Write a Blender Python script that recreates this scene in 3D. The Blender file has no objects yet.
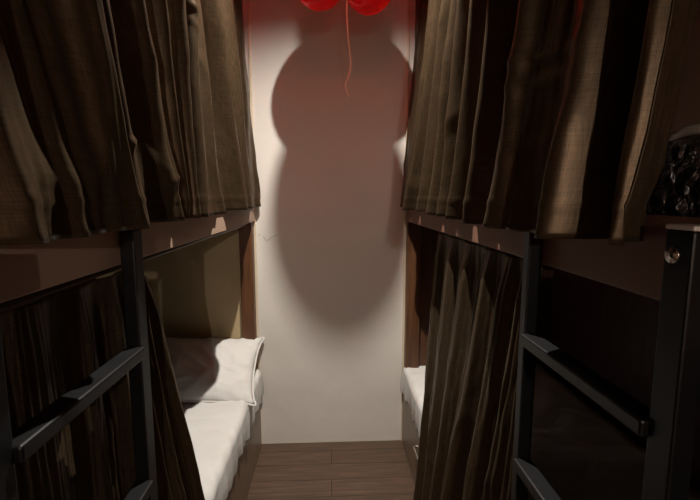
import bpy, bmesh, math, random
from mathutils import Vector, Matrix, noise

random.seed(7)
scene = bpy.context.scene
col = scene.collection

# ------------------------------------------------------------------ helpers
def mesh_obj(name, bm, mat, parent=None, smooth=False):
    me = bpy.data.meshes.new(name)
    bmesh.ops.recalc_face_normals(bm, faces=bm.faces)
    bm.to_mesh(me); bm.free()
    if smooth:
        for p in me.polygons: p.use_smooth = True
    o = bpy.data.objects.new(name, me)
    if mat: me.materials.append(mat)
    col.objects.link(o)
    if parent:
        o.parent = parent
        o.matrix_parent_inverse = Matrix.Translation(-Vector(parent.location))
    return o

def thing(name, label, cat, loc, group=None):
    o = bpy.data.objects.new(name, None); col.objects.link(o)
    o.empty_display_size = .05
    o.location = loc
    return tag(o, label, cat, group)

def tag(o, label, cat, group=None):
    o['label'] = label; o['category'] = cat
    if group: o['group'] = group
    return o

def struct(name, bm, mat, parent=None):
    o = mesh_obj(name, bm, mat, parent)
    if not parent: o['kind'] = 'structure'
    return o

def add_box(bm, lo, hi, bev=0.0, seg=2):
    g = bmesh.ops.create_cube(bm, size=1.0)
    c = [(a + b) / 2 for a, b in zip(lo, hi)]; s = [abs(b - a) for a, b in zip(lo, hi)]
    for v in g['verts']:
        v.co = Vector((c[0] + v.co.x * s[0], c[1] + v.co.y * s[1], c[2] + v.co.z * s[2]))
    if bev:
        es = list({e for v in g['verts'] for e in v.link_edges})
        bmesh.ops.bevel(bm, geom=es, offset=bev, segments=seg, affect='EDGES', profile=.5)
    return bm

def box(lo, hi, bev=0.0, seg=2):
    return add_box(bmesh.new(), lo, hi, bev, seg)

def add_cyl(bm, a, b, r0, r1=None, n=24, caps=True):
    a, b = Vector(a), Vector(b); d = b - a
    q = Vector((0, 0, 1)).rotation_difference(d.normalized()).to_matrix().to_4x4()
    bmesh.ops.create_cone(bm, cap_ends=caps, segments=n, radius1=r0, radius2=r1 if r1 is not None else r0,
                          depth=d.length, matrix=Matrix.Translation((a + b) / 2) @ q)
    return bm

def catmull(pts, t):
    n = len(pts) - 1
    s = min(max(t, 0), 1) * n; i = min(int(s), n - 1); f = s - i
    p0, p1, p2, p3 = pts[max(i - 1, 0)], pts[i], pts[i + 1], pts[min(i + 2, n)]
    return tuple(.5 * (2 * b + (c - a) * f + (2 * a - 5 * b + 4 * c - d) * f * f + (3 * b - a - 3 * c + d) * f ** 3)
                 for a, b, c, d in zip(p0, p1, p2, p3))

def add_tube(bm, pts, r, n=8, samples=None, flat=None):
    """swept tube through the points; flat=(w,h) makes a ribbon-like section"""
    samples = samples or len(pts) * 6
    P = [Vector(catmull(pts, i / samples)) for i in range(samples + 1)]
    rings = []; up = Vector((0.31, .9, .2)).normalized()
    for i, p in enumerate(P):
        t = (P[min(i + 1, samples)] - P[max(i - 1, 0)]).normalized()
        u = (up - t * up.dot(t)).normalized(); w = t.cross(u); up = u
        ring = []
        for k in range(n):
            a = 2 * math.pi * k / n
            ca, sa = (math.cos(a) * (flat[0] if flat else r), math.sin(a) * (flat[1] if flat else r))
            ring.append(bm.verts.new(p + w * ca + u * sa))
        rings.append(ring)
    for A, B in zip(rings, rings[1:]):
        for k in range(n):
            bm.faces.new((A[k], A[(k + 1) % n], B[(k + 1) % n], B[k]))
    bm.faces.new(rings[0]); bm.faces.new(rings[-1])
    return bm

# ------------------------------------------------------------------ materials
def new_mat(name):
    m = bpy.data.materials.new(name); m.use_nodes = True
    nt = m.node_tree; nt.nodes.clear()
    out = nt.nodes.new('ShaderNodeOutputMaterial')
    b = nt.nodes.new('ShaderNodeBsdfPrincipled')
    nt.links.new(b.outputs[0], out.inputs[0])
    return m, nt, b, out

def node(nt, typ, **kw):
    n = nt.nodes.new(typ)
    for k, v in kw.items():
        if k in n.inputs: n.inputs[k].default_value = v
        else: setattr(n, k, v)
    return n

def coords(nt, scale=(1, 1, 1), kind='Object'):
    tc = node(nt, 'ShaderNodeTexCoord'); mp = node(nt, 'ShaderNodeMapping')
    mp.inputs['Scale'].default_value = scale
    nt.links.new(tc.outputs[kind], mp.inputs[0])
    return mp.outputs[0]

def ramp(nt, fac, stops):
    r = node(nt, 'ShaderNodeValToRGB'); e = r.color_ramp.elements
    while len(e) < len(stops): e.new(.5)
    for el, (p, c) in zip(e, stops):
        el.position = p; el.color = (*c, 1)
    nt.links.new(fac, r.inputs[0])
    return r.outputs[0]

def simple(name, c0, c1, scale=6, stretch=(1, 1, 1), rough=.6, metal=0, bump=0, detail=5, spec=.5, bscale=None):
    m, nt, b, out = new_mat(name)
    v = coords(nt, stretch)
    n = node(nt, 'ShaderNodeTexNoise', Scale=scale, Detail=detail)
    nt.links.new(v, n.inputs['Vector'])
    nt.links.new(ramp(nt, n.outputs[0], [(.3, c0), (.7, c1)]), b.inputs['Base Color'])
    b.inputs['Roughness'].default_value = rough; b.inputs['Metallic'].default_value = metal
    b.inputs['Specular IOR Level'].default_value = spec
    if bump:
        bn = n
        if bscale:
            bn = node(nt, 'ShaderNodeTexNoise', Scale=bscale, Detail=detail); nt.links.new(v, bn.inputs['Vector'])
        bp = node(nt, 'ShaderNodeBump', Strength=bump, Distance=.01)
        nt.links.new(bn.outputs[0], bp.inputs['Height']); nt.links.new(bp.outputs[0], b.inputs['Normal'])
    return m

M = {}
M['wall'] = simple('white_paint', (.68, .66, .62), (.73, .71, .67), 2.5, rough=.75, bump=.25, spec=.25, bscale=9)
M['side_wall'] = simple('brown_paint', (.42, .27, .20), (.47, .30, .225), 3, rough=.8, spec=.2)
M['ceiling'] = simple('ceiling_paint', (.22, .19, .17), (.25, .21, .19), 3, rough=.85, spec=.2)
M['trim'] = simple('cream_trim', (.66, .56, .42), (.72, .62, .48), 12, rough=.5)
M['red_wood'] = simple('reddish_wood', (.075, .030, .012), (.135, .055, .022), 9, (6, 6, .6), rough=.45, bump=.08)
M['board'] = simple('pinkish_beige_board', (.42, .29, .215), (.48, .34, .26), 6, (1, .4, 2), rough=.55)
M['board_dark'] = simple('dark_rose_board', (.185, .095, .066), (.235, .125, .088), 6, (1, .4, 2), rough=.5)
M['tan'] = simple('tan_board', (.46, .36, .20), (.53, .42, .25), 5, rough=.6, bump=.05)
M['base'] = simple('brown_laminate', (.16, .11, .078), (.22, .155, .11), 8, (1, .5, 5), rough=.38)
M['maroon'] = simple('maroon_wood', (.045, .014, .010), (.07, .021, .015), 7, (4, 4, .6), rough=.5)
M['metal'] = simple('black_steel', (.004, .0045, .0055), (.007, .0075, .009), 20, rough=.42, metal=.0, spec=.35)
M['steel'] = simple('bright_steel', (.55, .53, .5), (.7, .68, .65), 30, rough=.25, metal=1)
M['piping_highlight'] = simple('white_piping_highlight', (.72, .68, .64), (.78, .74, .70), 30, rough=.45)  # mattress piping, and the painted highlight on the right post
M['sheet'] = simple('white_sheet', (.62, .62, .61), (.69, .69, .68), 5, rough=.85, bump=.35, spec=.12, bscale=11)
M['mattress'] = simple('mattress_ticking', (.28, .27, .26), (.34, .33, .32), 12, rough=.9)
M['scuff'] = simple('scuff_grey', (.22, .2, .18), (.3, .27, .25), 30, rough=.8)
M['ribbon'] = simple('white_ribbon', (.78, .66, .56), (.86, .75, .66), 30, rough=.3)
M['rod'] = simple('dark_rod', (.05, .035, .025), (.08, .055, .04), 30, rough=.4)

# floor planks running across the aisle
m, nt, b, out = new_mat('dark_laminate_planks'); M['floor'] = m
v = coords(nt)
br = node(nt, 'ShaderNodeTexBrick', Scale=1.0)
br.inputs['Brick Width'].default_value = 1.2; br.inputs['Row Height'].default_value = .13
br.inputs['Mortar Size'].default_value = .0022; br.inputs['Mortar Smooth'].default_value = .2
br.inputs['Color1'].default_value = (.108, .068, .047, 1); br.inputs['Color2'].default_value = (.078, .048, .033, 1)
br.inputs['Mortar'].default_value = (.02, .012, .009, 1)
nt.links.new(v, br.inputs['Vector'])
v2 = coords(nt, (1.5, 22, 1)); gr = node(nt, 'ShaderNodeTexNoise', Scale=3, Detail=7); nt.links.new(v2, gr.inputs['Vector'])
mx = node(nt, 'ShaderNodeMix', data_type='RGBA', blend_type='MULTIPLY'); mx.inputs[0].default_value = .75
nt.links.new(br.outputs['Color'], mx.inputs[6]); nt.links.new(ramp(nt, gr.outputs[0], [(.3, (.5, .48, .46)), (.7, (1.25, 1.2, 1.15))]), mx.inputs[7])
nt.links.new(mx.outputs[2], b.inputs['Base Color']); b.inputs['Roughness'].default_value = .5
bp = node(nt, 'ShaderNodeBump', Strength=.3, Distance=.003, invert=True); nt.links.new(br.outputs['Fac'], bp.inputs['Height']); nt.links.new(bp.outputs[0], b.inputs['Normal'])

# satin curtain: olive brown, horizontal slubs
def curtain_mat(name, ca, cb):
    m, nt, b, out = new_mat(name)
    v = coords(nt, (1, 1, 1), 'UV')
    mp = node(nt, 'ShaderNodeMapping'); mp.inputs['Scale'].default_value = (22, 620, 1); nt.links.new(v, mp.inputs[0])
    n1 = node(nt, 'ShaderNodeTexNoise', Scale=1.0, Detail=3); nt.links.new(mp.outputs[0], n1.inputs['Vector'])
    mp2 = node(nt, 'ShaderNodeMapping'); mp2.inputs['Scale'].default_value = (700, 30, 1); nt.links.new(v, mp2.inputs[0])
    n2 = node(nt, 'ShaderNodeTexNoise', Scale=1.0, Detail=2); nt.links.new(mp2.outputs[0], n2.inputs['Vector'])
    ad = node(nt, 'ShaderNodeMath', operation='ADD'); nt.links.new(n1.outputs[0], ad.inputs[0]); nt.links.new(n2.outputs[0], ad.inputs[1])
    hf = node(nt, 'ShaderNodeMath', operation='MULTIPLY'); nt.links.new(ad.outputs[0], hf.inputs[0]); hf.inputs[1].default_value = .5
    nt.links.new(ramp(nt, hf.outputs[0], [(.25, ca), (.75, cb)]), b.inputs['Base Color'])
    b.inputs['Roughness'].default_value = .36; b.inputs['Metallic'].default_value = .5
    b.inputs['Specular IOR Level'].default_value = .25
    b.inputs['Sheen Weight'].default_value = .0; b.inputs['Sheen Roughness'].default_value = .4
    bp = node(nt, 'ShaderNodeBump', Strength=.25, Distance=.001)
    nt.links.new(hf.outputs[0], bp.inputs['Height']); nt.links.new(bp.outputs[0], b.inputs['Normal'])
    return m
M['curtain'] = curtain_mat('brown_satin', (.022, .0145, .0080), (.128, .087, .050))

# red balloon rubber: glossy, lets a little red light through
m, nt, b, out = new_mat('red_rubber'); M['balloon'] = m
b.inputs['Base Color'].default_value = (.90, .014, .026, 1); b.inputs['Roughness'].default_value = .22
tl = node(nt, 'ShaderNodeBsdfTranslucent'); tl.inputs[0].default_value = (1, .07, .06, 1)
tr = node(nt, 'ShaderNodeBsdfTransparent'); tr.inputs[0].default_value = (.55, .10, .08, 1)
ly = node(nt, 'ShaderNodeLayerWeight', Blend=.3)
mx1 = node(nt, 'ShaderNodeMixShader'); mx1.inputs[0].default_value = .32
mx2 = node(nt, 'ShaderNodeMixShader'); mx2.inputs[0].default_value = .20
nt.links.new(b.outputs[0], mx1.inputs[1]); nt.links.new(tl.outputs[0], mx1.inputs[2])
nt.links.new(mx1.outputs[0], mx2.inputs[1]); nt.links.new(tr.outputs[0], mx2.inputs[2])
nt.links.new(mx2.outputs[0], out.inputs[0])

# plastic wrapped dark mattress
m, nt, b, out = new_mat('clear_wrap_over_dark_ticking'); M['wrap'] = m
v = coords(nt)
b.inputs['Base Color'].default_value = (.030, .024, .026, 1); b.inputs['Roughness'].default_value = .16
b.inputs['Specular IOR Level'].default_value = .8
b.inputs['Coat Weight'].default_value = .8; b.inputs['Coat Roughness'].default_value = .06
n1 = node(nt, 'ShaderNodeTexNoise', Scale=26, Detail=5, Distortion=1.5); nt.links.new(v, n1.inputs['Vector'])
n2 = node(nt, 'ShaderNodeTexVoronoi', Scale=34, feature='DISTANCE_TO_EDGE'); nt.links.new(v, n2.inputs['Vector'])
ad = node(nt, 'ShaderNodeMath', operation='ADD'); nt.links.new(n1.outputs[0], ad.inputs[0]); nt.links.new(n2.outputs[0], ad.inputs[1])
bp = node(nt, 'ShaderNodeBump', Strength=1.0, Distance=.03); nt.links.new(ad.outputs[0], bp.inputs['Height'])
nt.links.new(bp.outputs[0], b.inputs['Normal']); nt.links.new(bp.outputs[0], b.inputs['Coat Normal'])

m, nt, b, out = new_mat('lamp_glow'); M['glow'] = m
b.inputs['Base Color'].default_value = (1, .9, .78, 1)
b.inputs['Emission Color'].default_value = (1, .9, .78, 1); b.inputs['Emission Strength'].default_value = 4

m, nt, b, out = new_mat('bulb_glow'); M['bulb'] = m
b.inputs['Base Color'].default_value = (1, .9, .8, 1)
b.inputs['Emission Color'].default_value = (1, .86, .72, 1); b.inputs['Emission Strength'].default_value = 5600
# ------------------------------------------------------------------ room shell
D = 2.426            # end wall
H = 2.90             # ceiling
W = 1.36             # half width of the dormitory
YB = -2.2            # wall behind
struct('floor', box((-W - .1, YB - .1, -.1), (W + .1, D + .1, 0)), M['floor'])
struct('ceiling', box((-W - .1, YB - .1, H), (W + .1, D + .1, H + .1)), M['ceiling'])
wb = struct('wall_back', box((-W - .1, D, 0), (W + .1, D + .1, H)), M['wall'])
struct('wall_left', box((-W - .1, YB, 0), (-W, D, H)), M['side_wall'])
struct('wall_right', box((W, YB, 0), (W + .1, D, H)), M['side_wall'])
struct('wall_front', box((-W - .1, YB - .1, 0), (W + .1, YB, H)), M['side_wall'])
struct('trim_1', box((-.437, D - .012, 0), (-.424, D, H), .002), M['trim'])
struct('trim_2', box((.430, D - .012, 0), (.442, D, H), .002), M['trim'])
# little scratches beside the left post
bm = bmesh.new()
for a, c in (((-.385, 1.275), (-.365, 1.245)), ((-.362, 1.25), (-.335, 1.272)), ((-.415, 1.285), (-.40, 1.283)), ((-.33, 1.274), (-.30, 1.285))):
    add_cyl(bm, (a[0], D, a[1]), (c[0], D, c[1]), .0016, .0012, 6)
struct('scuff_mark', bm, M['scuff'], wb)

# ------------------------------------------------------------------ bunks
LX, RX = -.425, .435      # aisle faces
def bunk(side):
    left = side < 0
    fx = LX if left else RX
    out_x = side * (W - .005)
    y1 = D - .013
    y0 = .455 if left else .42
    t = thing('bunk_bed',
              'built-in bunk left of the aisle, pale beige side board and tan end panel' if left else
              'built-in bunk right of the aisle, dark rose side board and metal handle', 'bunk bed', (fx, 1.4, 0))
    def X(d): return fx + side * d
    def bx(name, d0, ya, za, d1, yb, zb, mat, bev=.004, parent=None):
        a, c = X(d0), X(d1)
        return mesh_obj(name, box((min(a, c), ya, za), (max(a, c), yb, zb), bev), mat, parent or t)
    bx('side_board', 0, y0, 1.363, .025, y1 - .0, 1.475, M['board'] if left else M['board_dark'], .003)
    dk = abs(out_x - X(.027))
    bx('upper_deck', .027, y0, 1.385, .027 + dk, y1, 1.405, M['maroon'])
    bx('base_panel', 0, y0, 0, .02, y1, .335, M['base'], .003)
    bx('lower_deck', .022, y0, .315, .022 + dk, y1, .335, M['base'])
    bx('corner_post', .012 if left else .006, y1 - .05, .335, .085, y1, 1.362, M['red_wood'], .004)
    bx('corner_post', .035, y1 - .05, 1.476, .095, y1, H - .001, M['red_wood'], .004)
    bx('end_panel', .086, y1 - .018, .336, .026 + dk, y1, 1.384, M['tan'] if left else M['red_wood'], .001)
    bx('end_panel', .096, y1 - .018, 1.406, .026 + dk, y1, 2.0, M['red_wood'], .001)
    bx('foot_panel', .026, y0 + .001, .336, .026 + dk, y0 + .02, 1.36, M['maroon'], .001)
    bx('added_dark_back', dk - .01, y0 + .02, .336, .026 + dk, y1 - .02, 1.384, M['maroon'], .001)  # dark board added in place of the deep shade inside the lower bunk
    if not left:
        bm = bmesh.new()
        hx = fx - .016
        add_tube(bm, [(fx + .002, 1.97, .245), (hx, 1.962, .245), (hx, 1.90, .245), (hx, 1.84, .245), (hx, 1.80, .245), (fx + .002, 1.792, .245)], .006, 8, 30)
        mesh_obj('handle', bm, M['steel'], t, True)
    return t
bunk(-1); bunk(1)

def ladder(side):
    left = side < 0
    fx = LX if left else RX
    L = thing('ladder',
              'black steel bunk ladder fixed on the left of the aisle' if left else
              'black steel bunk ladder fixed on the right of the aisle, bolted post', 'ladder', (fx, .7, 0), 'bunk ladders')
    f0, f1 = fx - side * .001, fx - side * .030
    lo, hi = min(f0, f1), max(f0, f1)
    ya, yb = (.860, .900) if left else (.832, .858)
    pa, pb = (.455, .508) if left else (.448, .488)
    for (a, c, zt) in ((ya, yb, 1.434), (pa, pb, 1.434 if left else 1.462)):
        r = mesh_obj('rail', box((lo, a, 0), (hi, c, zt), .003), M['metal'], L)
        if zt > 1.461:
            mesh_obj('rail_top_highlight', box((lo - .001, a - .001, zt), (hi + .001, c + .001, zt + .006), .002), M['piping_highlight'], r)  # highlight along the post's top edge, put in as a white strip
            bm = bmesh.new()
            bx = f1
            bmesh.ops.create_uvsphere(bm, u_segments=16, v_segments=10, radius=.007, matrix=Matrix.Translation((bx, (a + c) / 2 + .006, 1.432)) @ Matrix.Diagonal((.6, 1, 1, 1)))
            add_cyl(bm, (bx + side * .001, (a + c) / 2 + .006, 1.432), (bx - side * .002, (a + c) / 2 + .006, 1.432), .010, .010, 20)
            mesh_obj('bolt', bm, M['steel'], r, True)
    zs = (1.180, .880, .580, .280) if left else (1.205, .925, .645, .365)
    for z in zs:
        mesh_obj('rung', box((fx - side * .002, pb - .002, z - .012), (fx - side * .040, ya + .002, z + .012), .004), M['metal'], L)
ladder(-1); ladder(1)

# dark red board of the next bunk along, just beyond the right post
tag(mesh_obj('bunk_side_panel', box((RX + .03, -.6, 0), (RX + .06, .40, 1.30), .003), M['maroon']),
    'dark maroon wooden panel at the right edge, nearer than the bolted black post', 'panel')

# ------------------------------------------------------------------ lower mattresses, pillow
def mattress(side):
    left = side < 0
    fx = LX if left else RX
    t = thing('mattress',
              'mattress in rumpled white sheet on the lower bunk under the white pillow' if left else
              'mattress in white sheet on the lower bunk half hidden by the right curtain', 'mattress', (fx + side * .4, 1.4, .336))
    x0 = fx + side * .004; x1 = side * (W - .11)
    y0, y1 = .50, D - .035
    mesh_obj('mattress_core', box((min(x0, x1), y0, .337), (max(x0, x1), y1 - .004, .46), .02), M['mattress'], t)
    # sheet: rounded top running over the aisle edge and down to a gathered hem
    bm = bmesh.new(); nu, nv = 120, 44
    ztop = .487 if left else .492
    prof = []
    wdt = abs(x1 - x0)
    for j in range(nv + 1):
        s = j / nv
        if s < .42:
            prof.append((wdt * (1 - s / .42) + .02 * (s / .42), 0.0))
        elif s < .64:
            a = (s - .42) / .22 * math.pi / 2
            prof.append((.02 - .036 * math.sin(a), -.036 * (1 - math.cos(a))))
        else:
            k = (s - .64) / .36
            prof.append((-.016 - .004 * math.sin(k * 3), -.036 - .118 * k))
    grid = []
    for i in range(nu + 1):
        y = y0 + (y1 - y0) * i / nu
        row = []
        for j, (d, z) in enumerate(prof):
            k = max(0, (-z - .03) / .12)
            n = noise.noise(Vector((d * 4, y * 5, side * 3.1)))
            n2 = noise.noise(Vector((3.3, y * 17, side)))
            n3 = noise.noise(Vector((d * 2 + y * 1.3, y * 9 - d * 9, side * 7)))
            dd = d - k * (.020 * n2 + .004 * math.sin(y * 48 + 9 * n + 3 * n2))
            zz = z + (.007 * n + .010 * (1 - min(1, abs(n3) * 4)) + .004 * n2) * (1 - k) + k * .022 * noise.noise(Vector((9.1, y * 11, 1)))
            dd += (.045 * max(0, min(1, (1.34 - y) / .14)) if left else .055 * max(0, min(1, (1.87 - y) / .07))) * max(0, 1 - max(0, d) / .3)
            dd -= .004 * (1 - k) * (1 if d < .05 else 0) * n
            row.append(bm.verts.new((fx + side * ((.002 if left else .012) + dd), y, ztop + zz)))
        grid.append(row)
    for A, B in zip(grid, grid[1:]):
        for j in range(nv):
            bm.faces.new((A[j], A[j + 1], B[j + 1], B[j]))
    sh = mesh_obj('fitted_sheet', bm, M['sheet'], t, True)
    so = sh.modifiers.new('thick', 'SOLIDIFY'); so.thickness = .003; so.offset = 0
    return t
mattress(-1); mattress(1)

def pillow():
    cx, cy, cz = -.715, 2.175, .596
    tilt = math.radians(27); yaw = math.radians(4)
    R = Matrix.Rotation(yaw, 4, 'Z') @ Matrix.Rotation(math.radians(3.5), 4, 'Y') @ Matrix.Rotation(tilt, 4, 'X')
    hw, hd, hh = .318, .215, .062
    bm = bmesh.new(); n = 40
    def pt(u, v, s):
        e = (1 - abs(u) ** 3.2) * (1 - abs(v) ** 3.0)
        e = max(e, 0) ** .62
        px = u * hw * (1 + .05 * abs(v) ** 4 - .05 * (1 - v * v)); py = v * hd * (1 + .07 * abs(u) ** 5 - .04 * (1 - u * u))
        w = .012 * noise.noise(Vector((u * 2.2 + 5, v * 2.2 + s, 1.7))) + .009 * (1 - min(1, abs(noise.noise(Vector((u * 2.5 + v * 2, v * 2.4 - u, 8.0 + s)))) * 5)) + .006 * noise.noise(Vector((u * 6, v * 3 + u * 4, 4 + s)))
        pz = s * hh * e + (w if e > .05 else w * e / .05) * (1 if s > 0 else .3)
        # sag of the corner at the aisle
        return Vector((px, py, pz))
    def loc(p): return R @ p + Vector((cx, cy, cz))
    G = {}
    for s in (1, -1):
        for i in range(n + 1):
            for j in range(n + 1):
                u, v = -1 + 2 * i / n, -1 + 2 * j / n
                rim = i in (0, n) or j in (0, n)
                key = (i, j, 0 if rim else s)
                if key not in G: G[key] = bm.verts.new(loc(pt(u, v, s)))
    def g(i, j, s): return G[(i, j, 0 if (i in (0, n) or j in (0, n)) else s)]
    for s in (1, -1):
        for i in range(n):
            for j in range(n):
                bm.faces.new((g(i, j, s), g(i + 1, j, s), g(i + 1, j + 1, s), g(i, j + 1, s)))
    p = mesh_obj('pillow', bm, M['sheet'], None, True)
    tag(p, 'creased white pillow leaning against the tan end panel on the lower bunk', 'pillow')
    bm = bmesh.new(); pts = []
    for k in range(20): pts.append((-1 + 2 * k / 20, -1))
    for k in range(14): pts.append((1, -1 + 2 * k / 14))
    for k in range(20): pts.append((1 - 2 * k / 20, 1))
    for k in range(15): pts.append((-1, 1 - 2 * k / 14))
    add_tube(bm, [tuple(loc(pt(u, v, 1))) for u, v in pts], .005, 8, 220)
    mesh_obj('piping', bm, M['sheet'], p, True)
pillow()

# upper mattress on the right, wrapped in clear plastic
t = thing('upper_mattress', 'dark mattress in crinkled clear plastic with white top edge on the upper right bunk', 'mattress', (.85, 1.3, 1.406))
bm = box((.490, .44, 1.407), (1.26, 2.38, 1.588), .028, 4)
mesh_obj('mattress_body', bm, M['wrap'], t, True)
bm = bmesh.new()
random.seed(3)
pts = []
for k in range(60):
    pts.append((.502 + .004 * random.random(), .46 + k * (1.9 / 59), 1.588 + .004 * math.sin(k * 2.1) + .003 * random.random()))
add_tube(bm, pts, .007, 8, 240)
mesh_obj('edge_piping', bm, M['piping_highlight'], t, True)

# ------------------------------------------------------------------ curtains
def curtain(name, label, side, rows, xt, xh, zt, zh, seed, nu=420, nv=130, wr=1.0, xmax=None, hemwave=.006, cross=True, topsag=None, creases=()):
    """rows: (y at hem, bulge at hem, y higher up where the photo's top edge cuts it, bulge at top), near to far order free"""
    bm = bmesh.new(); uvl = bm.loops.layers.uv.new('UVMap')
    lo, hi = [], []
    prev = None
    for yh, dh, yt, dt in rows:
        if cross:
            zc = min(1.5 + .47 * yt, zt - .2)
            vc = (zt - zc) / (zt - zh)
            y0 = yh + (yt - yh) / (1 - vc)
        else: y0 = yt
        if prev is not None and y0 > prev - .012: y0 = prev - .012
        prev = y0
        if cross:
            dh = min(dh * 2.1, xh - .176 * yh - .004) if dh > 0 else dh * 1.8
            dt *= 2.2
        hi.append((y0, dt)); lo.append((yh, dh))
    L = sum(math.hypot(a[0] - b[0], a[1] - b[1]) for a, b in zip(lo, lo[1:]))
    grid = []
    for i in range(nu + 1):
        u = i / nu
        yl, dl = catmull(lo, u); yu, du = catmull(hi, u)
        row = []
        for j in range(nv + 1):
            v = j / nv
            e = v
            y = yu + (yl - yu) * e; d = du + (dl - du) * (v * v * (3 - 2 * v))
            base = xt + (xh - xt) * v
            z = zt + (zh - zt) * v
            d *= 1 + .40 * noise.noise(Vector((u * 7, v * 1.3, seed + 20)))
            y += wr * .016 * noise.noise(Vector((u * 6, v * 1.4, seed + 30))) * v * min(1, 8 * u, 8 * (1 - u))
            # long soft folds running down the cloth
            uu = u + .012 * noise.noise(Vector((u * 5, v * 1.5, seed + 50)))
            d += wr * (.009 * noise.noise(Vector((uu * 36, v * .8, seed))) + .007 * noise.noise(Vector((uu * 80, v * 1.1, seed + 5)))) * (.6 + .4 * v)
            c = noise.noise(Vector((u * 9 + v * 1.2, v * 2.6 - u * 5, seed + 9)))
            d += wr * .007 * (1 - min(1, abs(c) * 7)) * (.2 + .8 * v)
            d += wr * .0014 * noise.noise(Vector((u * 90, v * 20, seed + 3)))
            for ua, ub, v0, sl, am in creases:
                if ua < u < ub:
                    d += am * math.sin(math.pi * (u - ua) / (ub - ua)) * math.exp(-((v - v0 - sl * (u - ua)) / .006) ** 2)
            d *= .3 + .7 * min(1, v / .08)
            # turned and gathered hem
            k = max(0, (v - .93) / .07)
            d += .006 * k * math.sin(u * 95 + seed + 5 * noise.noise(Vector((u * 14, seed, 0)))) + (.002 if .955 < v < .962 else 0)
            z += k * hemwave * noise.noise(Vector((u * 9, 1.3, seed)))
            if topsag: z -= (1 - v) ** 3 * topsag(u)
            x = base - d
            if xmax is not None: x = min(x, xmax + max(0, z - 1.485) * .5)
            row.append((bm.verts.new((side * x, y, z)), (u * L, v * (zt - zh))))
        grid.append(row)
    for A, B in zip(grid, grid[1:]):
        for j in range(nv):
            f = bm.faces.new((A[j][0], A[j + 1][0], B[j + 1][0], B[j][0]))
            for lp, s in zip(f.loops, (A[j], A[j + 1], B[j + 1], B[j])): lp[uvl].uv = s[1]
    o = mesh_obj(name, bm, M['curtain'], None, True)
    so = o.modifiers.new('cloth', 'SOLIDIFY'); so.thickness = .0016; so.offset = 0
    return tag(o, label, 'curtain')

R_UP = [
    (2.385, .000, 2.37, .00), (2.30, .012, 2.25, -.02), (2.21, -.010, 2.06, -.095), (2.09, .030, 1.80, .032), (2.00, -.012, 1.73, -.095),
    (1.90, .030, 1.64, .034), (1.82, -.015, 1.58, -.095), (1.70, .026, 1.52, .032), (1.60, -.015, 1.46, -.095),
    (1.50, .028, 1.40, .034), (1.42, -.018, 1.34, -.09), (1.33, .030, 1.28, .036), (1.24, -.022, 1.215, -.066), (1.15, .034, 1.14, .036),
    (1.07, -.010, 1.08, -.055), (.995, .034, 1.00, .036), (.925, -.030, .93, -.060), (.865, -.030, .87, -.065), (.785, .046, .765, .042),
    (.73, .034, .72, .030), (.665, .030, .66, .022), (.60, .042, .59, .036), (.572, -.02, .565, -.066),
    (.545, -.015, .54, -.04), (.515, .022, .500, .028), (.500, .018, .485, .015)]
curtain('curtain', 'brown satin curtain gathered on the upper bunk, beside the plastic-wrapped mattress', 1, R_UP,
        .500, .398, 2.72, 1.440, 2.3, xmax=.428,
        creases=((.70, .85, .765, .12, .006), (.70, .84, .80, .10, .005), (.72, .80, .90, -.2, .005), (.30, .36, .72, -.6, .006)))
L_UP = [
    (2.40, 0, 2.38, 0), (2.31, .014, 2.26, .012), (2.22, -.01, 2.12, -.066), (2.06, .020, 1.86, .03), (1.95, -.01, 1.74, -.09),
    (1.82, .024, 1.56, .035), (1.70, -.015, 1.50, -.09), (1.56, -.02, 1.45, -.066), (1.44, .018, 1.40, .02), (1.34, .010, 1.32, .010),
    (1.20, .028, 1.21, .028), (1.15, -.012, 1.17, -.066), (1.10, .028, 1.13, .034), (1.065, -.012, 1.06, -.09), (1.03, .026, .995, .034),
    (1.005, -.0, .94, -.09), (.975, .030, .885, .036), (.88, .008, .82, -.066), (.80, .022, .745, .034), (.765, .01, .69, -.066),
    (.73, .040, .64, .040), (.66, .028, .59, .008), (.58, .022, .53, -.02), (.50, .026, .46, .02), (.45, .0, .42, 0)]
curtain('curtain', 'brown satin curtain gathered on the upper bunk, above the white pillow', -1, L_UP,
        .488, .390, 2.72, 1.446, 5.1, xmax=.418,
        creases=((.36, .44, .60, -.7, .008), (.36, .43, .64, -.8, .006), (.70, .80, .86, .5, .007), (.62, .70, .90, .6, .007)))
R_LO = [
    (1.83, -.008, 1.86, .00), (1.78, .020, 1.80, .012), (1.73, -.030, 1.74, -.018), (1.66, .040, 1.64, .016),
    (1.59, -.025, 1.55, -.018), (1.51, .046, 1.44, .016), (1.44, -.025, 1.34, -.018), (1.36, .052, 1.24, .018),
    (1.29, -.02, 1.17, -.018), (1.22, .050, 1.10, .016), (1.14, -.025, 1.05, -.018), (1.07, .040, 1.00, .012),
    (1.00, -.02, .96, -.01), (.94, .02, .92, .01)]
curtain('curtain', 'brown satin curtain hanging over the lower right bunk behind the ladder', 1, R_LO,
        .487, .412, 1.345, .075, 8.4, nu=300, nv=110, cross=False)
L_LO = [
    (1.25, .080, 1.075, .010), (1.20, .104, 1.045, .026), (1.15, .060, 1.02, -.006), (1.09, .088, .985, .024),
    (1.03, .025, .945, -.012), (.97, .040, .90, .014), (.90, -.020, .85, -.012), (.83, .006, .79, .012),
    (.76, -.022, .73, -.012), (.69, .006, .67, .010), (.62, -.020, .61, -.008), (.565, .004, .565, .006)]
curtain('curtain', 'brown satin curtain drooping over the lower left bunk behind the ladder', -1, L_LO,
        .470, .447, 1.335, .075, 11.7, nu=280, nv=110, cross=False, topsag=lambda u: .045 * max(0, 1 - u * 5))

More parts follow.
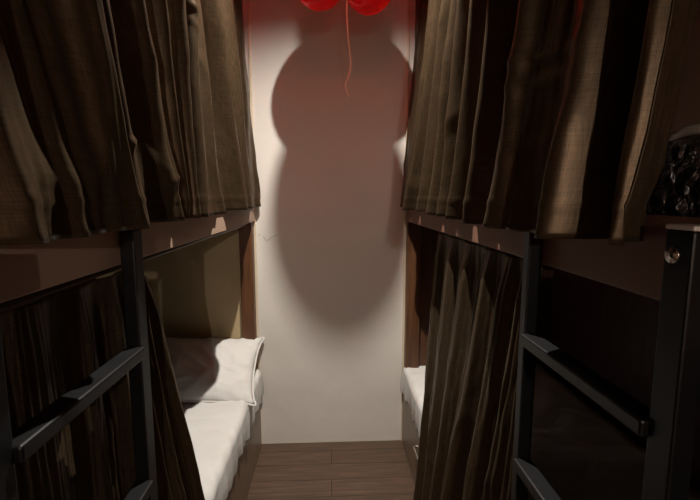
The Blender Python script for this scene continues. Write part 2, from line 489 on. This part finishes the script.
for side, x, z, ya, yb, lab in ((1, .500, 2.728, .43, 2.412, 'dark rod carrying the upper curtain on the right'),
                                (-1, .488, 2.728, .38, 2.412, 'dark rod carrying the upper curtain on the left'),
                                (1, .487, 1.353, .43, 2.412, 'thin dark rail carrying the lower curtain on the right'),
                                (-1, .470, 1.346, .48, 2.412, 'thin dark rail carrying the lower curtain on the left')):
    up = z > 2
    bm = bmesh.new(); add_cyl(bm, (side * x, ya, z), (side * x, yb, z), .011 if up else .006, None, 16)
    o = mesh_obj('curtain_rod', bm, M['rod'], None, True)
    tag(o, lab, 'curtain rod')
    if up:
        for yy in (ya + .02, 1.4):
            bm = bmesh.new(); add_cyl(bm, (side * x, yy, z), (side * x, yy, H), .005, None, 10)
            mesh_obj('hanger', bm, M['rod'], o, True)

# ------------------------------------------------------------------ balloons and lamps
LAMP = Vector((.03, 1.4, H))
def balloon(label, c, r, stretch=1.15, knot_down=False, tail=None, lie=False):
    """pear-shaped balloon hung from the ceiling by a ribbon"""
    c = Vector(c); s = -1 if knot_down else 1
    bm = bmesh.new(); n, mseg = 36, 28
    hgt = r * stretch
    rings = []
    for j in range(1, mseg):
        t = -1 + 2 * j / mseg                       # -1 round end .. 1 knot end
        a = math.acos(-t)
        rr = r * math.sin(a) ** .95
        if t > 0: rr *= 1 - .28 * t ** 1.6
        z = hgt * t * (1.0 if t < 0 else 1.22)
        rings.append([bm.verts.new(c + Vector((rr * math.cos(2 * math.pi * k / n), rr * math.sin(2 * math.pi * k / n), s * z))) for k in range(n)])
    for A, B in zip(rings, rings[1:]):
        for k in range(n): bm.faces.new((A[k], A[(k + 1) % n], B[(k + 1) % n], B[k]))
    p0 = bm.verts.new(c + Vector((0, 0, -s * hgt))); p1 = bm.verts.new(c + Vector((0, 0, s * hgt * 1.25)))
    for k in range(n):
        bm.faces.new((rings[0][k], rings[0][(k + 1) % n], p0)); bm.faces.new((rings[-1][k], rings[-1][(k + 1) % n], p1))
    if lie: bmesh.ops.rotate(bm, cent=c, matrix=Matrix.Rotation(math.radians(97), 3, 'Y'), verts=bm.verts)
    o = mesh_obj('balloon', bm, M['balloon'], None, True)
    tag(o, label, 'balloon', 'red balloons over the aisle')
    kz = c.z + s * hgt * 1.25
    bm = bmesh.new()
    add_cyl(bm, (c.x, c.y, kz - s * .004), (c.x, c.y, kz + s * .016), .006, .016, 14)
    if lie: bmesh.ops.rotate(bm, cent=c, matrix=Matrix.Rotation(math.radians(97), 3, 'Y'), verts=bm.verts)
    mesh_obj('knot', bm, M['balloon'], o, True)
    bm = bmesh.new()
    if lie:
        kx = c.x + hgt * 1.25
        pts = [(kx - .004, c.y, c.z - .012), (kx - .02, c.y, c.z + .10), (c.x + .06, c.y, c.z + .22), (c.x, c.y, H)]
    elif knot_down:
        pts = [(c.x, c.y, kz), (c.x + r * .75, c.y, kz + r * .5), (c.x + r * 1.04, c.y, c.z), (c.x + r * .62, c.y, c.z + r * 1.1), (c.x, c.y, c.z + r * 1.7), (c.x, c.y, H)]
    else:
        pts = [(c.x, c.y, kz), (c.x + .006, c.y, kz + .3 * (H - kz)), (c.x - .004, c.y, kz + .7 * (H - kz)), (c.x, c.y, H)]
    add_tube(bm, pts, .0016, 6, 40, flat=(.0025, .0008))
    if tail: add_tube(bm, tail, .0016, 6, 80, flat=(.0042, .0018))
    mesh_obj('ribbon', bm, M['ribbon'], o, True)
    return o

yv = 1.964
q = yv / 1.976
def up(x, z): return (x * q, yv, 1.5 + (z - 1.5) * q)
tail = [up(.081, 2.56), up(.083, 2.48), up(.084, 2.41), up(.080, 2.36), up(.078, 2.335), up(.084, 2.22), up(.095, 2.12), up(.097, 2.08), up(.085, 2.03), up(.073, 2.01),
        up(.076, 1.985), up(.083, 1.965), up(.095, 1.95)]
balloon('left-hand red balloon hanging towards the end wall, beside the ribbon', (-.041, yv - .012, 2.436), .114, 1.08)
balloon('right-hand red balloon hanging towards the end wall, trailing a long white ribbon', (.178, yv + .022, 2.436), .112, 1.10, tail=tail)

def on_ray(P, k):
    """point at fraction k of the way from the lamp to P"""
    return LAMP + (Vector(P) - LAMP) * k
balloon('small red balloon highest of all under the ceiling', on_ray((.085, D, 2.40), .30), .078, 1.0)
balloon('small red balloon floating knot down above the aisle', on_ray((.06, D, 1.47), .20), .077, 1.06, knot_down=True)
balloon('red balloon above the near end of the aisle, towards the left bunk', on_ray((-.45, .62, 2.12), .36), .105, 1.0)
balloon('red balloon above the near end of the aisle, towards the right bunk', on_ray((.45, .68, 1.92), .35), .112, 1.0)

def downlight(label, loc, power, r):
    x, y, z = loc
    t = thing('ceiling_light', label, 'ceiling light', (x, y, z))
    bm = bmesh.new(); n = 48
    prof = [(.120, z), (.120, z - .046), (.126, z - .049), (.134, z - .045), (.137, z)]
    rs = [[bm.verts.new((x + rr * math.cos(2 * math.pi * k / n), y + rr * math.sin(2 * math.pi * k / n), zz)) for k in range(n)] for rr, zz in prof]
    for A, B in zip(rs, rs[1:]):
        for k in range(n): bm.faces.new((A[k], A[(k + 1) % n], B[(k + 1) % n], B[k]))
    mesh_obj('rim', bm, M['rod'], t, True)
    bm = bmesh.new(); add_cyl(bm, (x, y, z - .003), (x, y, z), r, None, 24)
    mesh_obj('lens', bm, M['glow'], t)
    ld = bpy.data.lights.new('ceiling_lamp', 'SPOT'); ld.shadow_soft_size = r
    ld.spot_size = math.radians(138); ld.spot_blend = 1.0
    ld.energy = power; ld.color = (1.0, .91, .80)
    lo = bpy.data.objects.new('ceiling_lamp', ld); col.objects.link(lo)
    lo.location = (x, y, z - .016)
    return t
downlight('small round ceiling downlight over the aisle among the balloons', tuple(LAMP), 250, .012)

# bulb under an added shade in a wall holder at head height behind the viewer
bx_, by_, bz_ = .235, -2.03, 1.78
t = thing('wall_lamp', 'small warm bulb under an added dark cone shade on the wall behind the viewer', 'wall lamp', (bx_, YB, bz_))
bm = bmesh.new(); add_cyl(bm, (bx_, YB, bz_ + .09), (bx_, YB + .02, bz_ + .09), .05, .045, 32); add_cyl(bm, (bx_, YB + .02, bz_ + .09), (bx_, by_, bz_ + .09), .012, .012, 24)
add_cyl(bm, (bx_, by_, bz_ + .10), (bx_, by_, bz_ + .012), .013, .013, 24)
mesh_obj('holder', bm, M['rod'], t, True)
bm = bmesh.new(); add_cyl(bm, (bx_, by_, bz_ + .009), (bx_, by_, bz_ + .09), .11, .02, 40, False)  # unseen cone, added to cut the bulb's light off the upper end wall
mesh_obj('added_light_cutoff', bm, M['rod'], t, True)
bm = bmesh.new(); bmesh.ops.create_uvsphere(bm, u_segments=24, v_segments=16, radius=.014, matrix=Matrix.Translation((bx_, by_, bz_)))
mesh_obj('bulb', bm, M['bulb'], t, True)

# ------------------------------------------------------------------ world, camera, colour
w = bpy.data.worlds.new('World'); scene.world = w; w.use_nodes = True
w.node_tree.nodes['Background'].inputs[0].default_value = (.02, .02, .02, 1)

f = 420.0
p = math.atan(53 / f); s = math.atan(20 * math.cos(p) / f)
Fv = Vector((math.sin(s) * math.cos(p), math.cos(s) * math.cos(p), -math.sin(p)))
Rv = Vector((math.cos(s), -math.sin(s), 0)); Uv = Rv.cross(Fv)
cd = bpy.data.cameras.new('camera'); cam = bpy.data.objects.new('camera', cd); col.objects.link(cam)
cd.sensor_fit = 'HORIZONTAL'; cd.sensor_width = 36; cd.lens = 36 * f / 700; cd.clip_start = .02
cam.matrix_world = Matrix((( Rv.x, Uv.x, -Fv.x, 0), (Rv.y, Uv.y, -Fv.y, 0), (Rv.z, Uv.z, -Fv.z, 1.5), (0, 0, 0, 1)))
scene.camera = cam
vs = scene.view_settings
vs.view_transform = 'Standard'; vs.look = 'None'; vs.exposure = 0; vs.gamma = 1; vs.use_curve_mapping = False
scene.cycles.max_bounces = 10; scene.cycles.transparent_max_bounces = 8
